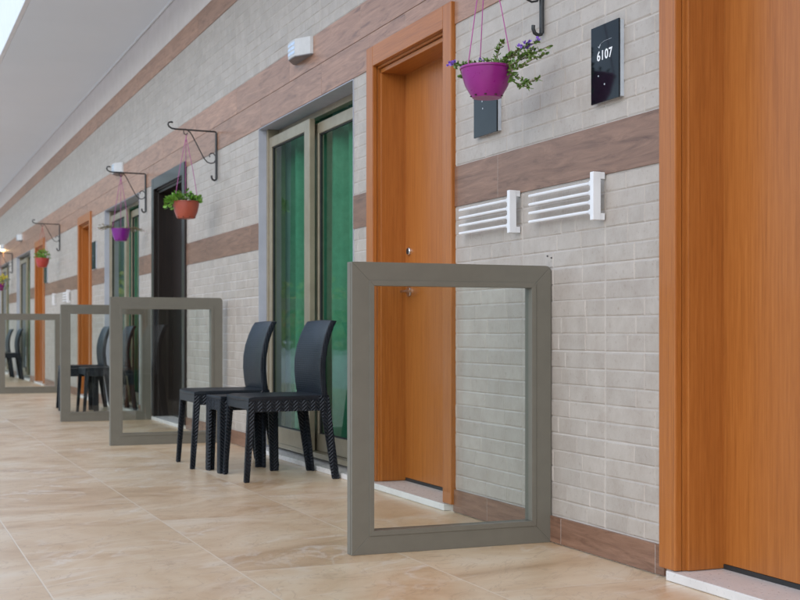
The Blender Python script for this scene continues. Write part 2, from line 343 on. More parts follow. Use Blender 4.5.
def thing(name, label, cat, loc=(0, 0, 0), rz=0, group=None):
    o = bpy.data.objects.new(name, None); COL.objects.link(o); o.location = loc; o.rotation_euler = (0, 0, rz); o.empty_display_size = 0.1
    return tag(o, label, cat, group)
def tag(o, label, cat, group=None):
    o['label'] = label; o['category'] = cat
    if group: o['group'] = group
    return o
def dup(root, loc, rz=0, label=None):
    r = root.copy(); COL.objects.link(r); r.location = loc; r.rotation_euler = (0, 0, rz)
    if label: r['label'] = label
    for ch in list(root.children):
        c = ch.copy(); COL.objects.link(c); c.parent = r
        for g in list(ch.children):
            d = g.copy(); COL.objects.link(d); d.parent = c
    return r

# ------------------------------------------------------------------ the setting: floor, ground
# x = distance from the wall face (negative towards the open side), y = along the wall, z = up
WALL0, WALL1, CEIL = -3.0, 33.0, 3.55
g = MB().box(-2000, 2000, -2000, 2000, -0.4, -0.25).build('ground', M['ground']); g['kind'] = 'structure'
fl = MB().box(-3.4, 0.30, WALL0 - 3, WALL1, -0.26, 0.0).build('floor', M['floor']); fl['kind'] = 'structure'

# ------------------------------------------------------------------ the building
bld = thing('hotel_building', 'long pale brick tiled hotel building with brown bands, orange doors and green windows', 'building')

DOORS = [(2.43, 3.459, 2.195, 0), (5.04, 6.071, 2.195, 0), (10.18, 11.50, 2.14, 1), (15.03, 16.02, 2.17, 0), (19.42, 20.55, 2.17, 0)]
WINS = [(6.31, 8.09, 2.092, 0), (12.17, 14.13, 2.092, 0), (21.28, 23.41, 2.092, 1), (24.80, 27.0, 2.092, 1)]
CW = 0.09
holes = [(a + 0.06, b - 0.06, zt - 0.06) for a, b, zt, k in DOORS] + [(a, b, zt) for a, b, zt, k in WINS]       # wall openings
tiles_cut = [(a + 0.01, b - 0.01, zt - 0.01) for a, b, zt, k in DOORS] + [(a, b, zt) for a, b, zt, k in WINS]

def spans(lo, hi, cuts, z0, z1):
    out = [(lo, hi)]
    for a, b, zt in cuts:
        if z0 >= zt: continue
        nxt = []
        for s, e in out:
            if b <= s or a >= e: nxt.append((s, e)); continue
            if a > s: nxt.append((s, a))
            if b < e: nxt.append((b, e))
        out = nxt
    return out

# structural wall with openings
core = MB()
for s, e in spans(WALL0, WALL1, holes, 0, 0.1): core.box(0, 0.30, s, e, -0.2, CEIL + 0.12)
for a, b, zt in holes: core.box(0, 0.30, a, b, zt, CEIL + 0.12)
core.build('wall', M['mortar'], bld)

# relief tiles, each 0.6 x 0.3 m and moulded as five courses of small bricks
rnd = random.Random(7)
def course_cuts(seed):
    q = random.Random(seed); w_ = q.choice([[.24, .15, .21], [.16, .17, .27], [.13, .28, .19], [.12, .18, .30], [.15, .20, .13, .12], [.30, .18, .12], [.10, .16, .20, .14], [.21, .15, .24]])
    q.shuffle(w_); out = [0]
    for k in w_: out.append(out[-1] + k)
    return out
patterns = [[course_cuts(100 * p + r) for r in range(5)] for p in range(6)]
bricks = MB()
def add_brick(s, e, z0, z1, tile_edge):
    J = lambda a: rnd.uniform(-a, a)
    d = -(0.0016 + rnd.uniform(0, 0.0012)); i = 0.0055
    if e - s < 0.015 or z1 - z0 < 0.015: return
    outer = [(0, s, z0), (0, e, z0), (0, e, z1), (0, s, z1)]
    # irregular inner outline: extra points along long edges
    n = max(1, int((e - s) / 0.055)); lo = []; hi = []
    for k in range(n + 1):
        y = s + i + (e - s - 2 * i) * k / n
        lo.append((d + J(.0006), y + J(.0012), z0 + i + J(.0016))); hi.append((d + J(.0006), y + J(.0012), z1 - i * 0.8 + J(.0016)))
    vs_ = outer + lo + hi; L = 4; H = 4 + n + 1
    fs = [tuple([0] + [L + k for k in range(n + 1)] + [1])[::-1], tuple([3, 2] + [H + k for k in range(n, -1, -1)])[::-1],
          (0, 3, H, L), (1, L + n, H + n, 2)]
    for k in range(n): fs.append((L + k, H + k, H + k + 1, L + k + 1))
    fs = [tuple(reversed(f)) for f in fs]
    bricks.add(vs_, fs, rnd.random())
zones = [(0.10, 1.31, 4), (1.485, 2.095, 2), (2.455, 3.055, 2)]
TW = 0.608
for z0, z1, nrow in zones:
    hh = (z1 - z0) / nrow
    for r in range(nrow):
        k0 = int((WALL0 - 3.815) / TW) - 1
        for k in range(k0, int((WALL1 - 3.815) / TW) + 1):
            ts = 3.815 + k * TW; pat = rnd.choice(patterns)
            for c in range(5):
                za = z0 + r * hh + 0.0015 + c * (hh - 0.003) / 5; zb = za + (hh - 0.003) / 5
                cuts = pat[c]
                for q in range(len(cuts) - 1):
                    s, e = ts + 0.001 + cuts[q] * (TW - .002) / 0.6, ts + 0.001 + cuts[q + 1] * (TW - .002) / 0.6
                    s, e = max(s, WALL0), min(e, WALL1)
                    if e <= s: continue
                    for a, b in spans(s, e, tiles_cut, za, zb): add_brick(a, b, za + 0.0008, zb - 0.0008, q == 0)
bricks.build('brick_facing', M['brick'], bld, tint=True)

def band(z0, z1, length, shift, depth=0.006, name='tile_band', bm_='band'):
    pieces = []; k = int((WALL0 - shift) / length) - 1
    while shift + k * length < WALL1:
        s, e = max(WALL0, shift + k * length), min(WALL1, shift + (k + 1) * length); k += 1
        if e <= s: continue
        t_ = rnd.random()
        for a, b in spans(s, e, tiles_cut, z0, z1):
            if b - a > 0.01: pieces.append((a, b, z0, t_))
        for a, b, zt in tiles_cut:
            if z0 < zt < z1 and min(e, b) - max(s, a) > 0.01: pieces.append((max(s, a), min(e, b), zt, t_))
    pieces.sort(); seg = []
    for p in pieces + [None]:
        if seg and (p is None or p[0] - max(r_[1] for r_ in seg) > 0.02):
            m = MB()
            for a, b, zz, t_ in seg: m.box(-depth, 0.002, a + 0.0012, b - 0.0012, zz + 0.0015, z1 - 0.0015, 0.001, t_)
            bo = m.build(name, M[bm_], bld, tint=True)
            g2 = MB().box(-depth + .0008, 0, seg[0][0] + .002, max(r_[1] for r_ in seg) - .002, max(r_[2] for r_ in seg) + .003, z1 - .003); g2.build('grout', M['mortar'], bo); seg = []
        if p: seg.append(p)
band(1.31, 1.485, 1.22, 4.63); band(2.095, 2.275, 1.22, 5.6, bm_='band_glare'); band(2.275, 2.455, 1.22, 6.2, bm_='band_glare'); band(3.055, 3.23, 1.22, 4.9, bm_='band_glare')
band(0.002, 0.10, 0.61, 4.11, 0.010, 'skirting')

tc_ = MB(); k = 0
while WALL0 + k * TW < WALL1:
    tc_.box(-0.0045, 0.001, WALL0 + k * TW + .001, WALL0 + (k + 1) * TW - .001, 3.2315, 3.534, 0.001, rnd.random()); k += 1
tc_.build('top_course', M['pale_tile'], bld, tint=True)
# canopy over the walkway
can = MB().box(-1.105, 0.30, WALL0, WALL1, CEIL - 0.002, CEIL + 0.14, 0.004).build('canopy', M['ceiling'], bld)
MB().box(-1.147, -1.106, WALL0, WALL1, CEIL - 0.004, CEIL + 1.0, 0.004).build('canopy_fascia', M['white'], bld)
MB().box(-0.022, -0.006, WALL0, WALL1, CEIL - 0.014, CEIL - 0.001, 0.002).build('canopy_bead', M['white'], bld)
# two drilled holes left in the wall
for y, z in ((4.22, 1.055), (4.19, 1.047)):
    h_ = MB(); h_.lathe([(0.0001, -0.0070), (0.0026, -0.0068), (0.0027, -0.003)], (0, y, z), 10, axis='x')
    h_.build('drill_hole', M['gasket'], bld)

# ------------------------------------------------------------------ doors
def door(a, b, zt, kind):
    wv, wh = (M['wenge_v'], M['wenge_h']) if kind else (M['wood_v'], M['wood_h'])
    z0 = 0.033; ia, ib = a + CW, b - CW; zi = zt - 0.10
    leaf_ = MB().box(0.150, 0.190, ia - 0.03, ib + 0.03, z0 + 0.014, zi + 0.03, 0.002).build('door', wv, bld)
    # casing: an L profile with a stepped inner edge
    for s0, s1, si in ((a, ia, 1), (ib, b, -1)):
        c = MB()
        c.box(-0.024, 0.002, s0, s1, z0, zt, 0.0045)
        inner = s1 if si == 1 else s0
        c.box(0.0035, 0.03, inner - (0.032 if si == 1 else 0), inner + (0 if si == 1 else 0.032), z0, zi, 0.001)
        # jamb lining set back from the casing edge
        e0 = inner + si * 0.010
        c.box(0.018, 0.200, inner - si * 0.03, e0, z0, zi, 0.003)
        c.build('door_jamb', wv, leaf_)
    hd = MB()
    hd.box(-0.0235, 0.002, ia + .0004, ib - .0004, zi, zt - .0004, 0.0025)
    hd.box(0.018, 0.200, ia - 0.03, ib + 0.03, zi - 0.034, zi - 0.012, 0.003)
    hd.box(0.0035, 0.0175, ia - 0.03, ib + 0.03, zi - 0.011, zi + 0.04, 0.001)
    hd.build('door_head', wh, leaf_)
    MB().box(0.149, 0.200, ia - 0.03, ib + 0.03, 0.030, z0 + 0.013).build('door_gap', M['gasket'], leaf_)
    MB().box(-0.034, 0.30, a + 0.055, b - 0.055, 0.001, 0.031, 0.003).build('threshold', M['marble'], leaf_)
    MB().box(0.201, 0.298, a + 0.055, b - 0.055, 0.032, zt - 0.05).build('door_backing', M['gasket'], leaf_)
    ly = ib - 0.06 if a > 3 else ia + 0.06      # the first door is hung the other way round
    hd_ = 1 if a > 3 else -1
    if kind:
        leaf_['label'] = 'dark brown glossy wood door among the orange ones'; return leaf_
    lk = MB(); lk.lathe([(0.0, -0.010), (0.018, -0.010), (0.021, -0.007), (0.021, 0.0)], (0.150, ly, 1.176), 20, axis='x')
    lk.lathe([(0.0, -0.0115), (0.0145, -0.0115), (0.0145, -0.009)], (0.150, ly, 1.176), 14, mi=1, axis='x')
    lk.build('lock', [M['chrome'], M['gasket']], leaf_)
    hn = MB(); hn.lathe([(0.0, -0.008), (0.024, -0.008), (0.026, -0.005), (0.026, 0.0)], (0.150, ly, 0.975), 20, axis='x')
    hn.tube([(0.15, ly, 0.975), (0.112, ly, 0.975), (0.104, ly - 0.01 * hd_, 0.975), (0.102, ly - 0.05 * hd_, 0.975), (0.104, ly - 0.12 * hd_, 0.975)], 0.008, 10)
    hn.build('handle', M['chrome'], leaf_)
    return leaf_
for d in DOORS: door(*d)

# ------------------------------------------------------------------ sliding windows
def window(a, b, zt, kind):
    W = b - a; mid = a + W * 0.515
    z0 = 0.045
    f = MB()                                                        # fixed outer frame
    f.box(0.045, 0.165, a, a + 0.035, z0, zt - 0.004, 0.003); f.box(0.045, 0.165, b - 0.035, b - 0.004, z0, zt - 0.004, 0.003)
    f.box(0.120, 0.165, a + 0.036, b - 0.036, zt - 0.040, zt - 0.004, 0.003)
    f.box(0.060, 0.165, a + 0.036, b - 0.036, z0, z0 + 0.03, 0.003)
    fr = f.build('window', M['alu'], bld)
    def sash(x0, x1, s0, s1, zb, zt_, st, near_wide):
        m = MB()
        m.box(x0, x1, s0, s0 + near_wide, zb, zt_, 0.004); m.box(x0, x1, s1 - st, s1, zb, zt_, 0.004)
        m.box(x0 + .001, x1 - .001, s0 + near_wide - 0.002, s1 - st + 0.002, zt_ - 0.065, zt_, 0.003)
        m.box(x0 + .001, x1 - .001, s0 + near_wide - 0.002, s1 - st + 0.002, zb, zb + 0.10, 0.003)
        m.build('sash', M['alu'], fr)
        xm = (x0 + x1) / 2
        gk = MB(); y0, y1, q0, q1 = s0 + near_wide, s1 - st, zb + 0.10, zt_ - 0.065
        gk.box(xm - .008, xm + .008, y0, y0 + .006, q0, q1); gk.box(xm - .008, xm + .008, y1 - .006, y1, q0, q1)
        gk.box(xm - .008, xm + .008, y0 + .006, y1 - .006, q1 - .006, q1); gk.box(xm - .008, xm + .008, y0 + .006, y1 - .006, q0, q0 + .006)
        gk.build('seal', M['gasket'], fr)
        MB().add([(xm, y0, q0), (xm, y1, q0), (xm, y1, q1), (xm, y0, q1)], [(0, 1, 2, 3)]).build('pane', M['window_glass'], fr)
    sash(0.052, 0.088, mid - 0.01, b - 0.036, z0 + 0.032, zt - 0.062, 0.055, 0.098)
    sash(0.106, 0.142, a + 0.036, mid + 0.06, z0 + 0.032, zt - 0.085, 0.075, 0.055)
    # grey metal lining of the opening
    l = MB(); l.box(-0.006, 0.30, b - 0.0035, b + 0.0005, 0.032, zt); l.box(-0.006, 0.30, a - 0.0005, a + 0.0035, 0.032, zt); l.box(-0.006, 0.30, a + 0.0036, b - 0.0036, zt - 0.0035, zt + 0.0005)
    l.build('window_lining', M['reveal'], fr)
    MB().box(-0.028, 0.298, a + 0.002, b - 0.002, 0.001, 0.030, 0.003).build('sill', M['marble'], fr)
    # latch on the middle stile
    lt = MB(); lt.box(0.040, 0.052, mid + 0.02, mid + 0.05, 0.12, 0.20, 0.005); lt.build('latch', M['gasket'], fr)
    # pleated curtain
    c = MB(); q = random.Random(int(a * 10)); n = 220; vs_ = []; ph = 0
    for i in range(n + 1):
        y = a + 0.02 + (W - 0.04) * i / n; ph += q.uniform(0.10, 0.34)
        x = 0.240 + 0.052 * math.sin(ph) + 0.014 * math.sin(ph * 0.37 + 1)
        vs_ += [(x, y, 0.06), (x + 0.01 * math.sin(ph * .5), y, 1.0), (x * 0.9 + 0.02, y, zt)]
    fs = []
    for i in range(n):
        o = i * 3; fs += [(o, o + 1, o + 4, o + 3), (o + 1, o + 2, o + 5, o + 4)]
    c.add(vs_, fs, sm=True); c.build('curtain', M['curtain_olive'] if kind else M['curtain_green'], fr)
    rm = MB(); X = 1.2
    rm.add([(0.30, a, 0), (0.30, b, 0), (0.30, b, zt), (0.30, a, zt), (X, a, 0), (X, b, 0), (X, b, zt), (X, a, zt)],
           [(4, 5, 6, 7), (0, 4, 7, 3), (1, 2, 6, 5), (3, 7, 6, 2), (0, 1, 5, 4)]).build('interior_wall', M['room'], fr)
for wn in WINS: window(*wn)

# ------------------------------------------------------------------ glass partitions
def make_partition(label):
    t = thing('glass_partition', label, 'partition', group='framed glass partitions standing out from the wall')
    x0, x1, z0, z1, fw, th = -0.787, -0.0055, 0.0, 1.017, 0.078, 0.048
    m = MB(); rr = 0.022
    arc = [(x1 - rr + rr * math.cos(a), z1 - rr + rr * math.sin(a)) for a in [R(45), R(67), R(90)]]
    arc2 = [(x1 - rr + rr * math.cos(a), z1 - rr + rr * math.sin(a)) for a in [R(0), R(22), R(45)]]
    xi0, xi1, zi0, zi1 = x0 + fw, x1 - fw, z0 + fw, z1 - fw
    m.prism([(x0, z0), (x1, z0), (xi1, zi0), (xi0, zi0)], 'y', 0, th, 0.0016)
    m.prism([(xi0, zi1), (xi1, zi1)] + arc + [(x0, z1)], 'y', 0, th, 0.0016)
    m.prism([(x0, z0), (xi0, zi0), (xi0, zi1), (x0, z1)], 'y', 0, th, 0.0016)
    m.prism([(xi1, zi0), (x1, z0)] + arc2 + [(xi1, zi1)], 'y', 0, th, 0.0016)
    # glazing bead, a narrow raised lip round the pane and a groove line on the end face
    b_ = 0.014
    for p in ([(xi0 - b_, zi0 - b_), (xi1 + b_, zi0 - b_), (xi1 - .004, zi0 + .004), (xi0 + .004, zi0 + .004)],
              [(xi0 - b_, zi1 + b_), (xi0 + .004, zi1 - .004), (xi1 - .004, zi1 - .004), (xi1 + b_, zi1 + b_)],
              [(xi0 - b_, zi0 - b_), (xi0 + .004, zi0 + .004), (xi0 + .004, zi1 - .004), (xi0 - b_, zi1 + b_)],
              [(xi1 + b_, zi0 - b_), (xi1 + b_, zi1 + b_), (xi1 - .004, zi1 - .004), (xi1 - .004, zi0 + .004)]):
        m.prism(p, 'y', -0.0035, th + 0.0035, 0.001)
    m.box(x0 - 0.002, x0 + 0.004, 0.014, 0.034, 0.004, z1 - 0.004, 0.001)
    m.build('frame', M['khaki'], t)
    g_ = MB().box(xi0 + .001, xi1 - .001, th / 2 - .003, th / 2 + .003, zi0 + .001, zi1 - .001); g_.build('pane', M['glass'], t)
    # foot fixings
    fx = MB()
    for x in (x0 + 0.10, x1 - 0.10): fx.lathe([(0.0, 0.0), (0.004, 0.0), (0.0045, -0.002)], (0, 0, 0), 8)
    return t
p0 = make_partition('nearest and largest glass partition, in front of the nearest fully visible orange door')
p0.location = (0, 4.188, 0)
dup(p0, (-0.035, 8.89, 0), 0, 'glass partition just left of the chairs, with the dark brown door behind its pane')
dup(p0, (-0.03, 11.45, 0), 0, 'glass partition with a navy chair and orange door showing through its pane')
dup(p0, (-0.07, 17.05, 0), 0, 'farthest glass partition at the left edge, blurred, two distant chairs behind it')

# ------------------------------------------------------------------ woven plastic chairs and side tables
def leg_mb(top, bot, w0, w1, flx=1, fly=1):
    """tapered leg of angle section between two points; flx, fly: sides on which the flanges lie"""
    m = MB(); th = 0.016
    def sec(c, w_):
        x, y, z = c
        ax, ay = x, y
        P = [(0, 0), (w_, 0), (w_, th), (th, th), (th, w_), (0, w_)]
        return [(ax + flx * p[0], ay + fly * p[1], z) for p in P]
    A, B = sec(bot, w1), sec(top, w0); n = 6
    fs = [tuple(range(n)), tuple(range(2 * n - 1, n - 1, -1))] + [(i, (i + 1) % n, n + (i + 1) % n, n + i) for i in range(n)]
    bm = bmesh.new(); V = [bm.verts.new(p) for p in A + B]
    for f in fs: bm.faces.new([V[i] for i in f])
    bmesh.ops.recalc_face_normals(bm, faces=bm.faces[:])
    bmesh.ops.bevel(bm, geom=bm.edges[:], offset=0.003, segments=2, affect='EDGES')
    return m.bm(bm)

def make_chair(label):
    """origin on the floor under the seat; the chair faces -x"""
    t = thing('chair', label, 'chair', group='navy woven plastic chairs along the wall')
    hw = 0.225
    # seat: slightly dished top with rounded rim
    bm = bmesh.new(); nx, ny = 14, 14; x0, x1 = -0.232, 0.205
    grid = [[None] * (ny + 1) for _ in range(nx + 1)]
    for i in range(nx + 1):
        for j in range(ny + 1):
            u, v = i / nx, j / ny
            hwu = hw - 0.012 * u
            x, y = x0 + (x1 - x0) * u, -hwu + 2 * hwu * v
            e = min(u, 1 - u, v, 1 - v)
            z = 0.447 - 0.010 * min(1, e / 0.16) - (0.006 if e == 0 else 0) + 0.002 * u - (0.006 if u < 0.04 else 0)
            if u == 0: x -= 0.010 * math.sin(math.pi * v)
            grid[i][j] = bm.verts.new((x, y, z))
    for i in range(nx):
        for j in range(ny): bm.faces.new((grid[i][j], grid[i + 1][j], grid[i + 1][j + 1], grid[i][j + 1]))
    ring = [grid[i][0] for i in range(nx + 1)] + [grid[nx][j] for j in range(1, ny + 1)] + [grid[i][ny] for i in range(nx - 1, -1, -1)] + [grid[0][j] for j in range(ny - 1, 0, -1)]
    low = [bm.verts.new((v.co.x * 1.012, v.co.y * 1.012, v.co.z - 0.010)) for v in ring]
    lo2 = [bm.verts.new((v.co.x, v.co.y, 0.418)) for v in ring]
    n = len(ring)
    for i in range(n):
        j = (i + 1) % n; bm.faces.new((ring[i], low[i], low[j], ring[j])); bm.faces.new((low[i], lo2[i], lo2[j], low[j]))
    bm.faces.new(lo2)
    bmesh.ops.recalc_face_normals(bm, faces=bm.faces[:])
    MB().bm(bm, sm=True).build('seat', M['plain_plastic'], t)
    # apron: front board plain, side boards woven
    MB().box(-0.234, -0.218, -hw + 0.004, hw - 0.004, 0.374, 0.419, 0.003).build('front_apron', M['plain_plastic'], t)
    ap = MB()
    for s in (-1, 1): ap.box(-0.217, 0.19, s * (hw - 0.002), s * (hw - 0.018), 0.362, 0.420, 0.003)
    ap.box(0.186, 0.200, -hw + 0.02, hw - 0.02, 0.37, 0.42, 0.003)
    ap.build('side_apron', M['woven'], t)
    # legs
    for s in (-1, 1):
        leg_mb((-0.232, s * hw, 0.42), (-0.256, s * (hw + 0.004), 0.0), 0.038, 0.027, 1, -s).build('leg', M['woven'], t)
        leg_mb((0.205, s * (hw - 0.004), 0.44), (0.262, s * (hw + 0.002), 0.0), 0.056, 0.040, -1, -s).build('leg', M['woven'], t)
    # curved backrest with rolled edges
    prof = [(0.43, 0.196), (0.49, 0.186), (0.56, 0.180), (0.63, 0.182), (0.70, 0.194), (0.76, 0.213), (0.805, 0.232), (0.835, 0.250)]
    bm = bmesh.new(); m = 16; F = []; B = []
    for (z, x) in prof:
        k = (z - 0.43) / 0.405; hwz = 0.218 + 0.006 * math.sin(math.pi * k) - 0.012 * max(0, k - 0.6) / 0.4
        rowF, rowB = [], []
        for j in range(m + 1):
            v = -1 + 2 * j / m; dish = 0.030 * (v * v - 1)          # hollow towards the sitter's back
            crown = 0.006 * (1 - v * v) * (1 if z > 0.83 else 0)
            roll = 0.010 if abs(v) > 0.93 else 0
            rowF.append(bm.verts.new((x - 0.030 - dish * 0.9 - roll * 0.0 - 0.0, v * hwz, z + crown)))
            rowB.append(bm.verts.new((x - 0.004 - dish * 0.9 + roll, v * hwz, z + crown)))
        F.append(rowF); B.append(rowB)
    L = len(prof)
    for i in range(L - 1):
        for j in range(m):
            bm.faces.new((F[i][j], F[i][j + 1], F[i + 1][j + 1], F[i + 1][j])); bm.faces.new((B[i][j], B[i + 1][j], B[i + 1][j + 1], B[i][j + 1]))
        for j in (0, m): bm.faces.new((F[i][j], F[i + 1][j], B[i + 1][j], B[i][j]))
    for j in range(m):
        bm.faces.new((F[-1][j], F[-1][j + 1], B[-1][j + 1], B[-1][j])); bm.faces.new((F[0][j], B[0][j], B[0][j + 1], F[0][j + 1]))
    bmesh.ops.recalc_face_normals(bm, faces=bm.faces[:])
    es = [e for e in bm.edges if len(e.link_faces) == 2 and e.calc_face_angle(0) > 0.9]
    bmesh.ops.bevel(bm, geom=es, offset=0.006, segments=3, affect='EDGES', profile=0.5)
    MB().bm(bm, sm=True).build('backrest', M['woven_fine'], t)
    return t

def make_table(label):
    t = thing('side_table', label, 'side table', group='low woven side tables between the chairs')
    dx, dy = 0.17, 0.118
    MB().box(-dx, dx, -dy, dy, 0.405, 0.424, 0.005).build('table_top', M['plain_plastic'], t)
    a = MB()
    for s in (-1, 1):
        a.box(-dx + .003, dx - .003, s * (dy - .002), s * (dy - .016), 0.345, 0.406, 0.003); a.box(s * (dx - .002), s * (dx - .016), -dy + .017, dy - .017, 0.345, 0.406, 0.003)
    a.build('apron', M['woven'], t)
    for sx in (-1, 1):
        for sy in (-1, 1): leg_mb((sx * dx, sy * dy, 0.40), (sx * (dx + .004), sy * dy, 0.0), 0.06, 0.05, -sx, -sy).build('leg', M['woven'], t)
    return t

ch = make_chair('nearest navy woven plastic chair, between the front glass partition and the green sliding window')
ch.location = (-0.300, 6.652, 0)
tb = make_table('low navy woven side table squeezed between the two nearest chairs')
tb.location = (-0.405, 7.03, 0); tb.rotation_euler = (0, 0, R(6))
dup(ch, (-0.398, 7.405, 0), R(-2), 'second nearest navy chair, left of the nearest one, its seat out past the window edge')
dup(ch, (-0.235, 12.62, 0), 0, 'navy chair with its backrest seen through the pane in front of the dark door')
dup(tb, (-0.445, 12.99, 0), R(4), 'low woven side table seen blurred through the pane of the third glass partition')
dup(ch, (-0.335, 13.36, 0), R(-1), 'navy chair with a foot showing left of the third glass partition')
dup(ch, (-0.29, 22.2, 0), 0, 'right one of two distant chairs seen through the farthest glass partition')
dup(ch, (-0.33, 23.35, 0), 0, 'left one of two distant chairs seen through the farthest glass partition')

# ------------------------------------------------------------------ plant hanger brackets and hanging pots
def make_bracket(label):
    """origin on the wall at the top of the upright; the arm points to -x"""
    t = thing('plant_bracket', label, 'wall bracket', group='black wrought iron plant brackets on the wall')
    k = 0.00724
    m = MB()
    m.tube([(-0.007, 0, -0.345), (-0.007, 0, -0.01)], 0.0088, 8)                       # upright
    m.tube([(-0.007, 0, -0.335), (-0.009, 0, -0.349), (-0.022, 0, -0.353), (-0.036, 0, -0.346), (-0.042, 0, -0.331), (-0.041, 0, -0.318)], 0.0075, 8)
    m.build('upright', M['iron'], t)
    m = MB()
    m.tube([(-0.007, 0, -0.012), (-0.010, 0, -0.003), (-0.02, 0, 0), (-0.30, 0, 0.003), (-0.332, 0, 0.006), (-0.352, 0, 0.018), (-0.360, 0, 0.034), (-0.354, 0, 0.048), (-0.338, 0, 0.052), (-0.325, 0, 0.049)], 0.0062, 8)
    m.build('arm', M['iron'], t)
    m = MB()
    sc = [(-0.215, -0.006), (-0.20, -0.014), (-0.185, -0.035), (-0.15, -0.10), (-0.115, -0.165), (-0.095, -0.20), (-0.075, -0.222), (-0.048, -0.232), (-0.025, -0.226), (-0.012, -0.205), (-0.013, -0.175), (-0.028, -0.158), (-0.048, -0.158), (-0.058, -0.172), (-0.054, -0.186)]
    m.tube([(x, 0, z) for x, z in sc], 0.0042, 8); m.build('scroll', M['iron'], t)
    m = MB(); m.tube([(-0.231 + 0.0 * 1, 0, 0.008), (-0.243, 0, 0.004), (-0.247, 0, -0.010), (-0.243, 0, -0.026), (-0.231, 0, -0.033), (-0.220, 0, -0.027), (-0.218, 0, -0.018)], 0.0035, 8); m.build('hook', M['iron'], t)
    return t
br = make_bracket('black iron plant bracket at the top edge, beside the number 6107 plate'); br.location = (-0.006, 4.25, 2.231)
dup(br, (-0.006, 9.181, 2.231), 0, 'black iron plant bracket holding the terracotta pot near the dark door')
dup(br, (-0.006, 11.814, 2.226), 0, 'black iron plant bracket left of the dark door, holding a small purple pot')
dup(br, (-0.006, 17.73, 2.225), 0, 'distant black iron plant bracket holding the small red pot')
dup(br, (-0.006, 24.11, 2.20), 0, 'farthest iron plant bracket, blurred at the left edge, over yellow flowers')

def leafquad(m, p, d, L, Wd, q, mi=0):
    d = Vector(d).normalized(); up = Vector((q.uniform(-1, 1), q.uniform(-1, 1), q.uniform(0.2, 1))); s = d.cross(up)
    if s.length < 1e-3: s = Vector((1, 0, 0))
    s.normalize(); n = s.cross(d) * (0.12 * L)
    p = Vector(p)
    v = [p, p + d * L * .33 + s * Wd * .46 - n, p + d * L * .72 + s * Wd * .36 - n * .8, p + d * L, p + d * L * .72 - s * Wd * .36 - n * .8, p + d * L * .33 - s * Wd * .46 - n, p + d * L * .5]
    m.add(v, [(0, 1, 6), (1, 2, 6), (2, 3, 6), (3, 4, 6), (4, 5, 6), (5, 0, 6)], mi=mi)
def rdir(q, zlo=-0.4, zhi=1):
    a = q.uniform(0, 2 * math.pi); z = q.uniform(zlo, zhi); r = math.sqrt(max(0, 1 - z * z)); return Vector((r * math.cos(a), r * math.sin(a), z))
def flower(m, p, r, q, n=10, mi=1):
    m.append(MB()); m = m[-1]
    for _ in range(n):
        d = rdir(q, -0.5, 1); leafquad(m, Vector(p) + d * r * .25, d, r, r * .8, q, mi)

def planter(label, loc, rim, h, bot, hang, pot_m, cord_m):
    """origin at the centre of the pot's base"""
    t = thing('hanging_planter', label, 'hanging plant', loc, group='hanging flower pots on the wall brackets')
    p = MB()
    p.lathe([(0.0, 0.0), (bot * 0.92, 0.0), (bot, 0.006), (bot + (rim - bot) * .55, h * .40), (bot + (rim - bot) * .86, h * .80), (rim * .955, h * .90), (rim * .96, h * .925), (rim, h * .93), (rim * 1.01, h * .965), (rim, h), (rim * .95, h), (rim * .93, h * .9), (bot * .98, h * .3)], (0, 0, 0), 40)
    pt = p.build('pot', pot_m, t)
    dh = MB()
    for k in range(9):
        a = 2 * math.pi * k / 9; dh.lathe([(0.0, 0.0), (0.005, 0.001), (0.0055, 0.004), (0.0, 0.006)], ((bot * 1.0) * math.cos(a), (bot * 1.0) * math.sin(a), 0.003), 8)
    dh.build('drain_hole', M['soil'], pt)
    s_ = MB(); s_.lathe([(0.0, h * .9), (rim * .6, h * .905), (rim * .935, h * .89)], (0, 0, 0), 24); s_.build('soil', M['soil'], pt)
    c = MB()
    for k in range(3):
        a = R(200 + 120 * k)
        c.tube([(rim * .98 * math.cos(a), rim * .98 * math.sin(a), h * .95), (rim * .55 * math.cos(a), rim * .55 * math.sin(a), h + (hang - h) * .48), (0.004 * math.cos(a), 0.004 * math.sin(a), hang - 0.03)], 0.0022, 6)
    c.tube([(0, 0, hang - 0.035), (0, 0, hang - 0.012), (0.006, 0, hang - .003), (0.002, 0, hang + .006), (-0.006, 0, hang + .004)], 0.003, 6)
    c.build('hanger', cord_m, t)
    return t

def px(dx, dy, k=1.0):      # offsets across (towards / from the wall mixed with along it) and down, in units of about 4 mm
    return (0.0023 * dx * k, -0.0035 * dx * k, -dy / 270.0 * k)

# near magenta pot: trailing stems with small leaves and violet flowers
pl = planter('large magenta hanging pot with trailing violet flowers beside the orange door frame', (-0.240, 4.25, 1.629), 0.098, 0.112, 0.056, 0.57, M['magenta'], M['pink_cord'])
q = random.Random(5); lv = MB(); stm = MB(); flw = []
base = Vector((0, 0, 0.105))
stems = [[(2, 2), (15, -8), (28, -14), (40, -17), (50, -21)], [(6, 2), (22, -4), (36, -6), (50, -9), (60, -14)], [(4, 0), (9, -10), (14, -20), (17, -25)], [(-2, 0), (-16, -6), (-27, -8), (-35, -8)],
         [(14, 0), (24, 4), (34, 2), (44, -3), (56, -8)], [(20, 2), (25, 6), (31, 14), (38, 18), (49, 15)], [(22, 6), (29, 14), (36, 20), (43, 24)], [(-4, 2), (-14, -2), (-22, 1), (-28, 2)],
         [(8, 0), (14, -4), (24, -9), (30, -10)], [(0, 0), (4, -6), (-2, -10)], [(10, 2), (20, 0), (30, -3), (40, -10), (47, -13)], [(-8, 2), (-18, -3), (-24, -9)], [(12, 2), (20, -10), (27, -12)]]
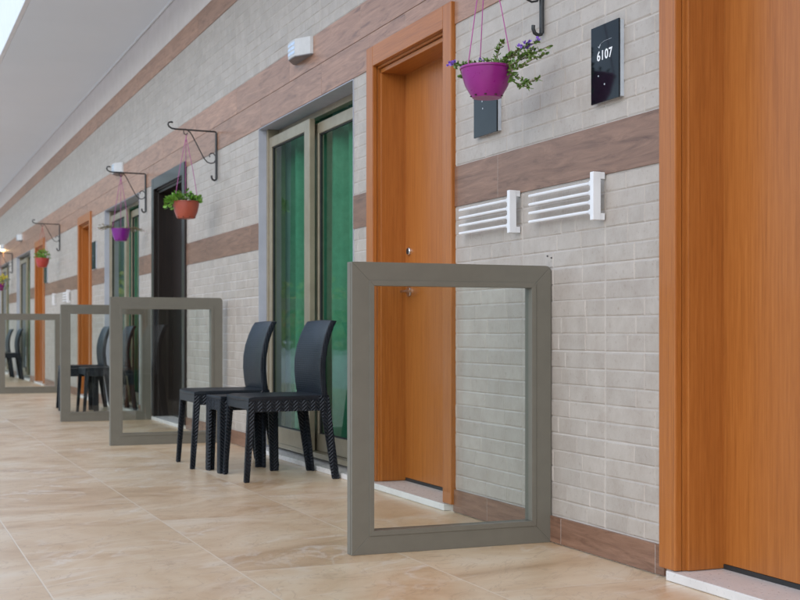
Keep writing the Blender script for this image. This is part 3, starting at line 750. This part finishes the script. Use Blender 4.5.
for st in stems:
    pts = [base + Vector(px(*p)) + Vector((q.uniform(-.012, .012), q.uniform(-.02, .02), 0)) for p in st]
    stm.tube(pts, 0.0018, 5)
    for i in range(len(pts) - 1):
        for _ in range(15):
            a = pts[i].lerp(pts[i + 1], q.random()); d = ((pts[i + 1] - pts[i]).normalized() * .5 + rdir(q, -.6, .9)).normalized()
            leafquad(lv, a, d, q.uniform(.012, .023), q.uniform(.008, .013), q)
for _ in range(170):
    a = q.uniform(0, 6.28); r = 0.085 * math.sqrt(q.random()); leafquad(lv, (r * math.cos(a), r * math.sin(a), 0.103 + q.uniform(0, .02)), rdir(q, 0, 1), q.uniform(.012, .022), q.uniform(.006, .011), q)
for (dx, dy, r) in [(38, -18, .017), (42, -20, .013), (50, -22, .011), (-34, -9, .017), (-38, -10, .013), (-5, -10, .011), (46, -13, .009), (33, -18, .010)]:
    flower(flw, base + Vector(px(dx, dy)), r, q, 12, 0)
pp = lv.build('plant', M['leaf'], pl); stm.build('stem', M['stem'], pp); [f_.build('flower', M['flower_purple'], pp) for f_ in flw]

# terracotta pot with a mound of bright leaves
pl = planter('terracotta hanging pot with bright green leaves in front of the dark door', (-0.235, 9.181, 1.594), 0.098, 0.123, 0.066, 0.60, M['terracotta'], M['pink_cord'])
q = random.Random(9); lv = MB(); stm = MB(); flw = []
for _ in range(190):
    a = q.uniform(0, 6.28); r = 0.115 * math.sqrt(q.random()); top = Vector((r * math.cos(a) - 0.018, r * math.sin(a), 0.12 + q.uniform(.0, .075) * (1.2 - r / .12)))
    d = Vector((math.cos(a) * .7, math.sin(a) * .7, q.uniform(-.2, .8))); leafquad(lv, top, d, q.uniform(.026, .044), q.uniform(.024, .036), q)
    if q.random() < .3: stm.tube([(r * .5 * math.cos(a), r * .5 * math.sin(a), .105), tuple(top)], 0.0018, 5)
for _ in range(16):
    a = q.uniform(1.2, 3.6); leafquad(lv, (-0.105 + q.uniform(-.035, .02), q.uniform(-.05, .05), 0.10 + q.uniform(-.025, .04)), (-.7, q.uniform(-.5, .5), -.3), .036, .03, q)
for p in ((-.02, -.09, .14), (.06, -.07, .13), (.075, -.03, .15), (.0, -.1, .125)): flower(flw, p, .012, q, 9, 0)
pp = lv.build('plant', M['leaf_bright'], pl); stm.build('stem', M['leaf_bright'], pp); [f_.build('flower', M['flower_white'], pp) for f_ in flw]

# small purple pot with dry sprawling stems
pl = planter('small purple hanging pot with sparse dry sprawling stems near the second window', (-0.238, 11.814, 1.606), 0.086, 0.112, 0.056, 0.59, M['purple'], M['pink_cord'])
q = random.Random(12); lv = MB(); stm = MB(); flw = []
for k in range(20):
    sg = 1 if k % 2 else -1; L = q.uniform(.08, .165); b0 = Vector((sg * .05, q.uniform(-.04, .04), .112)); e = b0 + Vector((sg * L, q.uniform(-.12, .12), q.uniform(-.025, .03))); mp_ = (b0 + e) / 2 + Vector((0, 0, .02))
    stm.tube([b0, mp_, e], 0.0016, 5)
    for _ in range(12):
        a = (b0.lerp(mp_, q.random()) if q.random() < .5 else mp_.lerp(e, q.random())); leafquad(lv, a, rdir(q, -.5, .8), q.uniform(.012, .022), q.uniform(.006, .011), q)
    if q.random() < .35: flower(flw, e, .010, q, 8, 0)
for _ in range(60):
    a = q.uniform(0, 6.28); r = 0.075 * math.sqrt(q.random()); leafquad(lv, (r * math.cos(a), r * math.sin(a), .108), rdir(q, 0, 1), .02, .011, q)
pp = lv.build('plant', M['leaf_dry'], pl); stm.build('stem', M['stem'], pp); [f_.build('flower', M['flower_pink'], pp) for f_ in flw]

# red pot with a rounded green mound
pl = planter('small red hanging pot with a rounded green plant against a distant orange door', (-0.236, 17.73, 1.645), 0.092, 0.122, 0.06, 0.555, M['red'], M['red_cord'])
q = random.Random(15); lv = MB()
for _ in range(220):
    a = q.uniform(0, 6.28); r = 0.095 * math.sqrt(q.random()); zz = .12 + q.uniform(0, .12) * math.sqrt(max(0, 1 - (r / .1) ** 2))
    leafquad(lv, (r * math.cos(a), r * math.sin(a), zz), rdir(q, -.2, 1), q.uniform(.022, .036), q.uniform(.014, .022), q)
lv.build('plant', M['leaf_bright'], pl)

# far purple pot with yellow flowers
pl = planter('purple hanging pot with yellow flowers, blurred at the left edge of the view', (-0.236, 24.11, 1.53), 0.09, 0.125, 0.06, 0.64, M['magenta'], M['red_cord'])
q = random.Random(18); lv = MB(); flw = []
for _ in range(170):
    a = q.uniform(0, 6.28); r = 0.17 * math.sqrt(q.random()); leafquad(lv, (r * math.cos(a), r * math.sin(a), .12 + q.uniform(-.10 if r > .1 else 0, .10)), rdir(q, -.3, 1), q.uniform(.025, .04), q.uniform(.016, .024), q)
for _ in range(26):
    a = q.uniform(0, 6.28); r = q.uniform(.03, .17); flower(flw, (r * math.cos(a), r * math.sin(a), .15 + q.uniform(-.04, .12)), .034, q, 9, 0)
pp = lv.build('plant', M['leaf'], pl); [f_.build('flower', M['flower_yellow'], pp) for f_ in flw]

# ------------------------------------------------------------------ wall lights
def make_lamp(label, lit=False):
    """origin on the wall at the middle of the lamp's underside"""
    t = thing('wall_light', label, 'wall light', group='small curved wall lights on the brown band')
    def arc(hw, d, n=24):
        P = [(0, -1), (.22, -.97), (.80, -.50), (.97, -.36), (1.0, 0), (.97, .36), (.80, .50), (.22, .97), (0, 1)]; out = []
        for i in range(n + 1):
            u = i / n * (len(P) - 1); k = min(int(u), len(P) - 2); f_ = u - k
            out.append((-d * (P[k][0] * (1 - f_) + P[k + 1][0] * f_), hw * (P[k][1] * (1 - f_) + P[k + 1][1] * f_)))
        return out
    m = MB(); full = arc(.170, .080, 8)
    m.prism(full, 'z', 0.0, .098, 0.0015)
    m.build('lamp_body', M['silver'], t)
    fr_ = [p for p in arc(.1712, .0812, 80) if -.062 < p[1] < .062]; bk = [(p[0] + .004, p[1]) for p in fr_][::-1]
    for zb in (.016, .042, .068):
        d = MB(); d.prism(fr_ + bk, 'z', zb, zb + .017); d.build('louvre', M['lit'] if lit else M['louvre'], t)
    u = MB(); u.prism(arc(.166, .077, 8), 'z', -.004, .0); u.build('base_plate', M['lit'] if lit else M['lamp_under'], t)
    return t
lp = make_lamp('silver wall light with louvre slots above the nearest sliding window'); lp.location = (-0.006, 7.135, 2.358)
dup(lp, (-0.006, 13.15, 2.38), 0, 'silver wall light just above the bracket with the small purple pot')
dup(lp, (-0.006, 22.6, 2.33), 0, 'distant unlit wall light above a far window')
l4 = make_lamp('farthest wall light, lit with a warm glow at the left edge', True); l4.location = (-0.006, 25.95, 2.37)

# ------------------------------------------------------------------ number plates
def text_mesh(body, size, name, m, parent, loc):
    cu = bpy.data.curves.new(name, 'FONT'); cu.body = body; cu.size = size; cu.extrude = 0.0004; cu.align_x = 'CENTER'; cu.space_character = 1.1; cu.offset = size * 0.012
    tmp = bpy.data.objects.new('tmp', cu); COL.objects.link(tmp); dg = bpy.context.evaluated_depsgraph_get(); me = bpy.data.meshes.new_from_object(tmp.evaluated_get(dg))
    bpy.data.objects.remove(tmp); me.materials.clear(); me.materials.append(m)
    o = bpy.data.objects.new(name, me); COL.objects.link(o); o.parent = parent; o.location = loc; o.rotation_euler = (R(90), 0, R(-90))
    return o
def make_plate(label, y0, y1, z0, z1, number=None):
    t = thing('number_plate', label, 'sign', (-0.006, (y0 + y1) / 2, z0), group='black glass number plates beside the doors')
    hw = (y1 - y0) / 2; h = z1 - z0
    MB().box(-0.0115, 0.004, -hw + .0012, hw - .010, .004, h - .004, .001).build('mount', M['plate_edge'], t)
    MB().box(-0.018, -0.012, -hw, hw, 0, h, .001).build('glass_panel', M['plate'], t)
    if number:
        text_mesh(number, 0.046, 'number', M['ink'], t, (-0.0185, 0.0, h * .50 + .012))
        e = MB(); e.tube([(-.0185, .040, .192), (-.0185, .034, .187), (-.0185, .026, .198)], .0019, 6); e.tube([(-.0185, .024, .200), (-.0185, .0, .205), (-.0185, -.045, .205)], .0005, 5); e.build('emblem', M['plate_edge'], t)
        d = MB()
        for y, z, r in ((.040, .092, .0028), (.0, .058, .0032)): d.lathe([(0, -.0013), (r, -.0011), (r, 0)], (-0.0180, y, z), 10, axis='x')
        d.build('indicator', M['plate_edge'], t)
    else:
        d = MB(); q = random.Random(3)
        for y, z in ((.02, .150), (.025, .140), (.012, .158), (.02, .11)): d.lathe([(0, -.0013), (.0035, -.0011), (.0035, 0)], (-0.0180, y, z), 10, axis='x')
        d.build('indicator', M['plate_edge'], t)
    return t
make_plate('black glass number plate reading 6107 between the two nearest doors', 3.694, 3.873, 1.555, 1.818, '6107')
make_plate('black glass plate half hidden below the magenta pot', 4.602, 4.813, 1.572, 1.835)
make_plate('narrow dark plate just right of the third orange door, beside the second window', 14.66, 14.90, 1.49, 1.80)
make_plate('distant dark plate just right of the farthest orange door, behind the red pot', 19.05, 19.36, 1.49, 1.80)

# ------------------------------------------------------------------ folding clothes racks
def make_rack(label, rods=True):
    """origin on the wall at the foot of the bracket; the folded rods run along +y"""
    t = thing('clothes_rack', label, 'clothes rack', group='white folding clothes racks on the wall')
    m = MB(); m.box(-.048, -.018, 0, .022, 0, .164, .002); m.box(-.0185, .0, .002, .020, .140, .1635, .002); m.box(-.0185, .0, .002, .020, .0005, .024, .002)
    m.build('bracket', M['white'], t)
    if rods:
        for k in range(4):
            z = .030 + .0325 * k
            r = MB(); r.tube([(-.033, .024, z), (-.033, .10, z + .001), (-.026, .50, z + .002)], 0.0062, 8)
            r.box(-.042, -.024, .022, .042, z - .009, z + .009, .003)
            r.build('rod', M['white'], t)
    return t
rk = make_rack('white folding clothes rack nearest the number 6107 plate'); rk.location = (-0.006, 3.808, 1.155)
dup(rk, (-0.006, 4.431, 1.156), 0, 'white folding clothes rack nearer the middle orange door, left of its twin')
dup(rk, (-0.006, 16.75, 1.155), 0, 'distant white clothes rack just left of the third orange door')
rb = make_rack('distant white rack bracket without visible rods, right of the farthest door', False); rb.location = (-0.006, 18.15, 1.15)

# ------------------------------------------------------------------ planting across the open side (seen in the window panes)
q = random.Random(31); tr = MB()
for _ in range(15000):
    az = R(q.uniform(2, 62)); rr = q.uniform(58, 80); k = az * 57.3
    hmax = 2.9 + .9 * math.sin(k * .9) + .6 * math.sin(k * 2.3 + 1) + .4 * math.sin(k * 5.1)
    z = -.25 + hmax * q.random() ** .8
    leafquad(tr, (-rr * math.sin(az), rr * math.cos(az), z), rdir(q, -.5, 1), q.uniform(.22, .5), q.uniform(.18, .38), q, 1 if q.random() < .10 and z > 1.2 else 0)
o = tr.build('trees', [M['far_leaf'], M['far_flower']]); o['kind'] = 'stuff'

# added unseen hillside beyond the trees, shaped to block sky reflected in the panes
hm = MB(); vs_ = []; nx_, ny_ = 72, 12
for i in range(nx_ + 1):
    for j in range(ny_ + 1):
        az = R(-15 + 200 * i / nx_); d = j / ny_; rr = 170 + 300 * d + 20 * math.sin(i * .9)
        zz = -1 + 42 * (1 + 1.3 * math.exp(-((math.degrees(az) - 19) / 6) ** 2)) * d ** .65 * (1 + .16 * math.sin(az * 3 + 2) + .07 * math.sin(az * 11 + d * 5)) + 1.5 * math.sin(i * 1.7 + j * 2.3) * d
        vs_.append((-rr * math.sin(az), rr * math.cos(az), zz))
fs = [(i * (ny_ + 1) + j, (i + 1) * (ny_ + 1) + j, (i + 1) * (ny_ + 1) + j + 1, i * (ny_ + 1) + j + 1) for i in range(nx_) for j in range(ny_)]
hm.add(vs_, fs, sm=True); hl = hm.build('blocker_hills', M['blocker_hill']); hl['kind'] = 'structure'
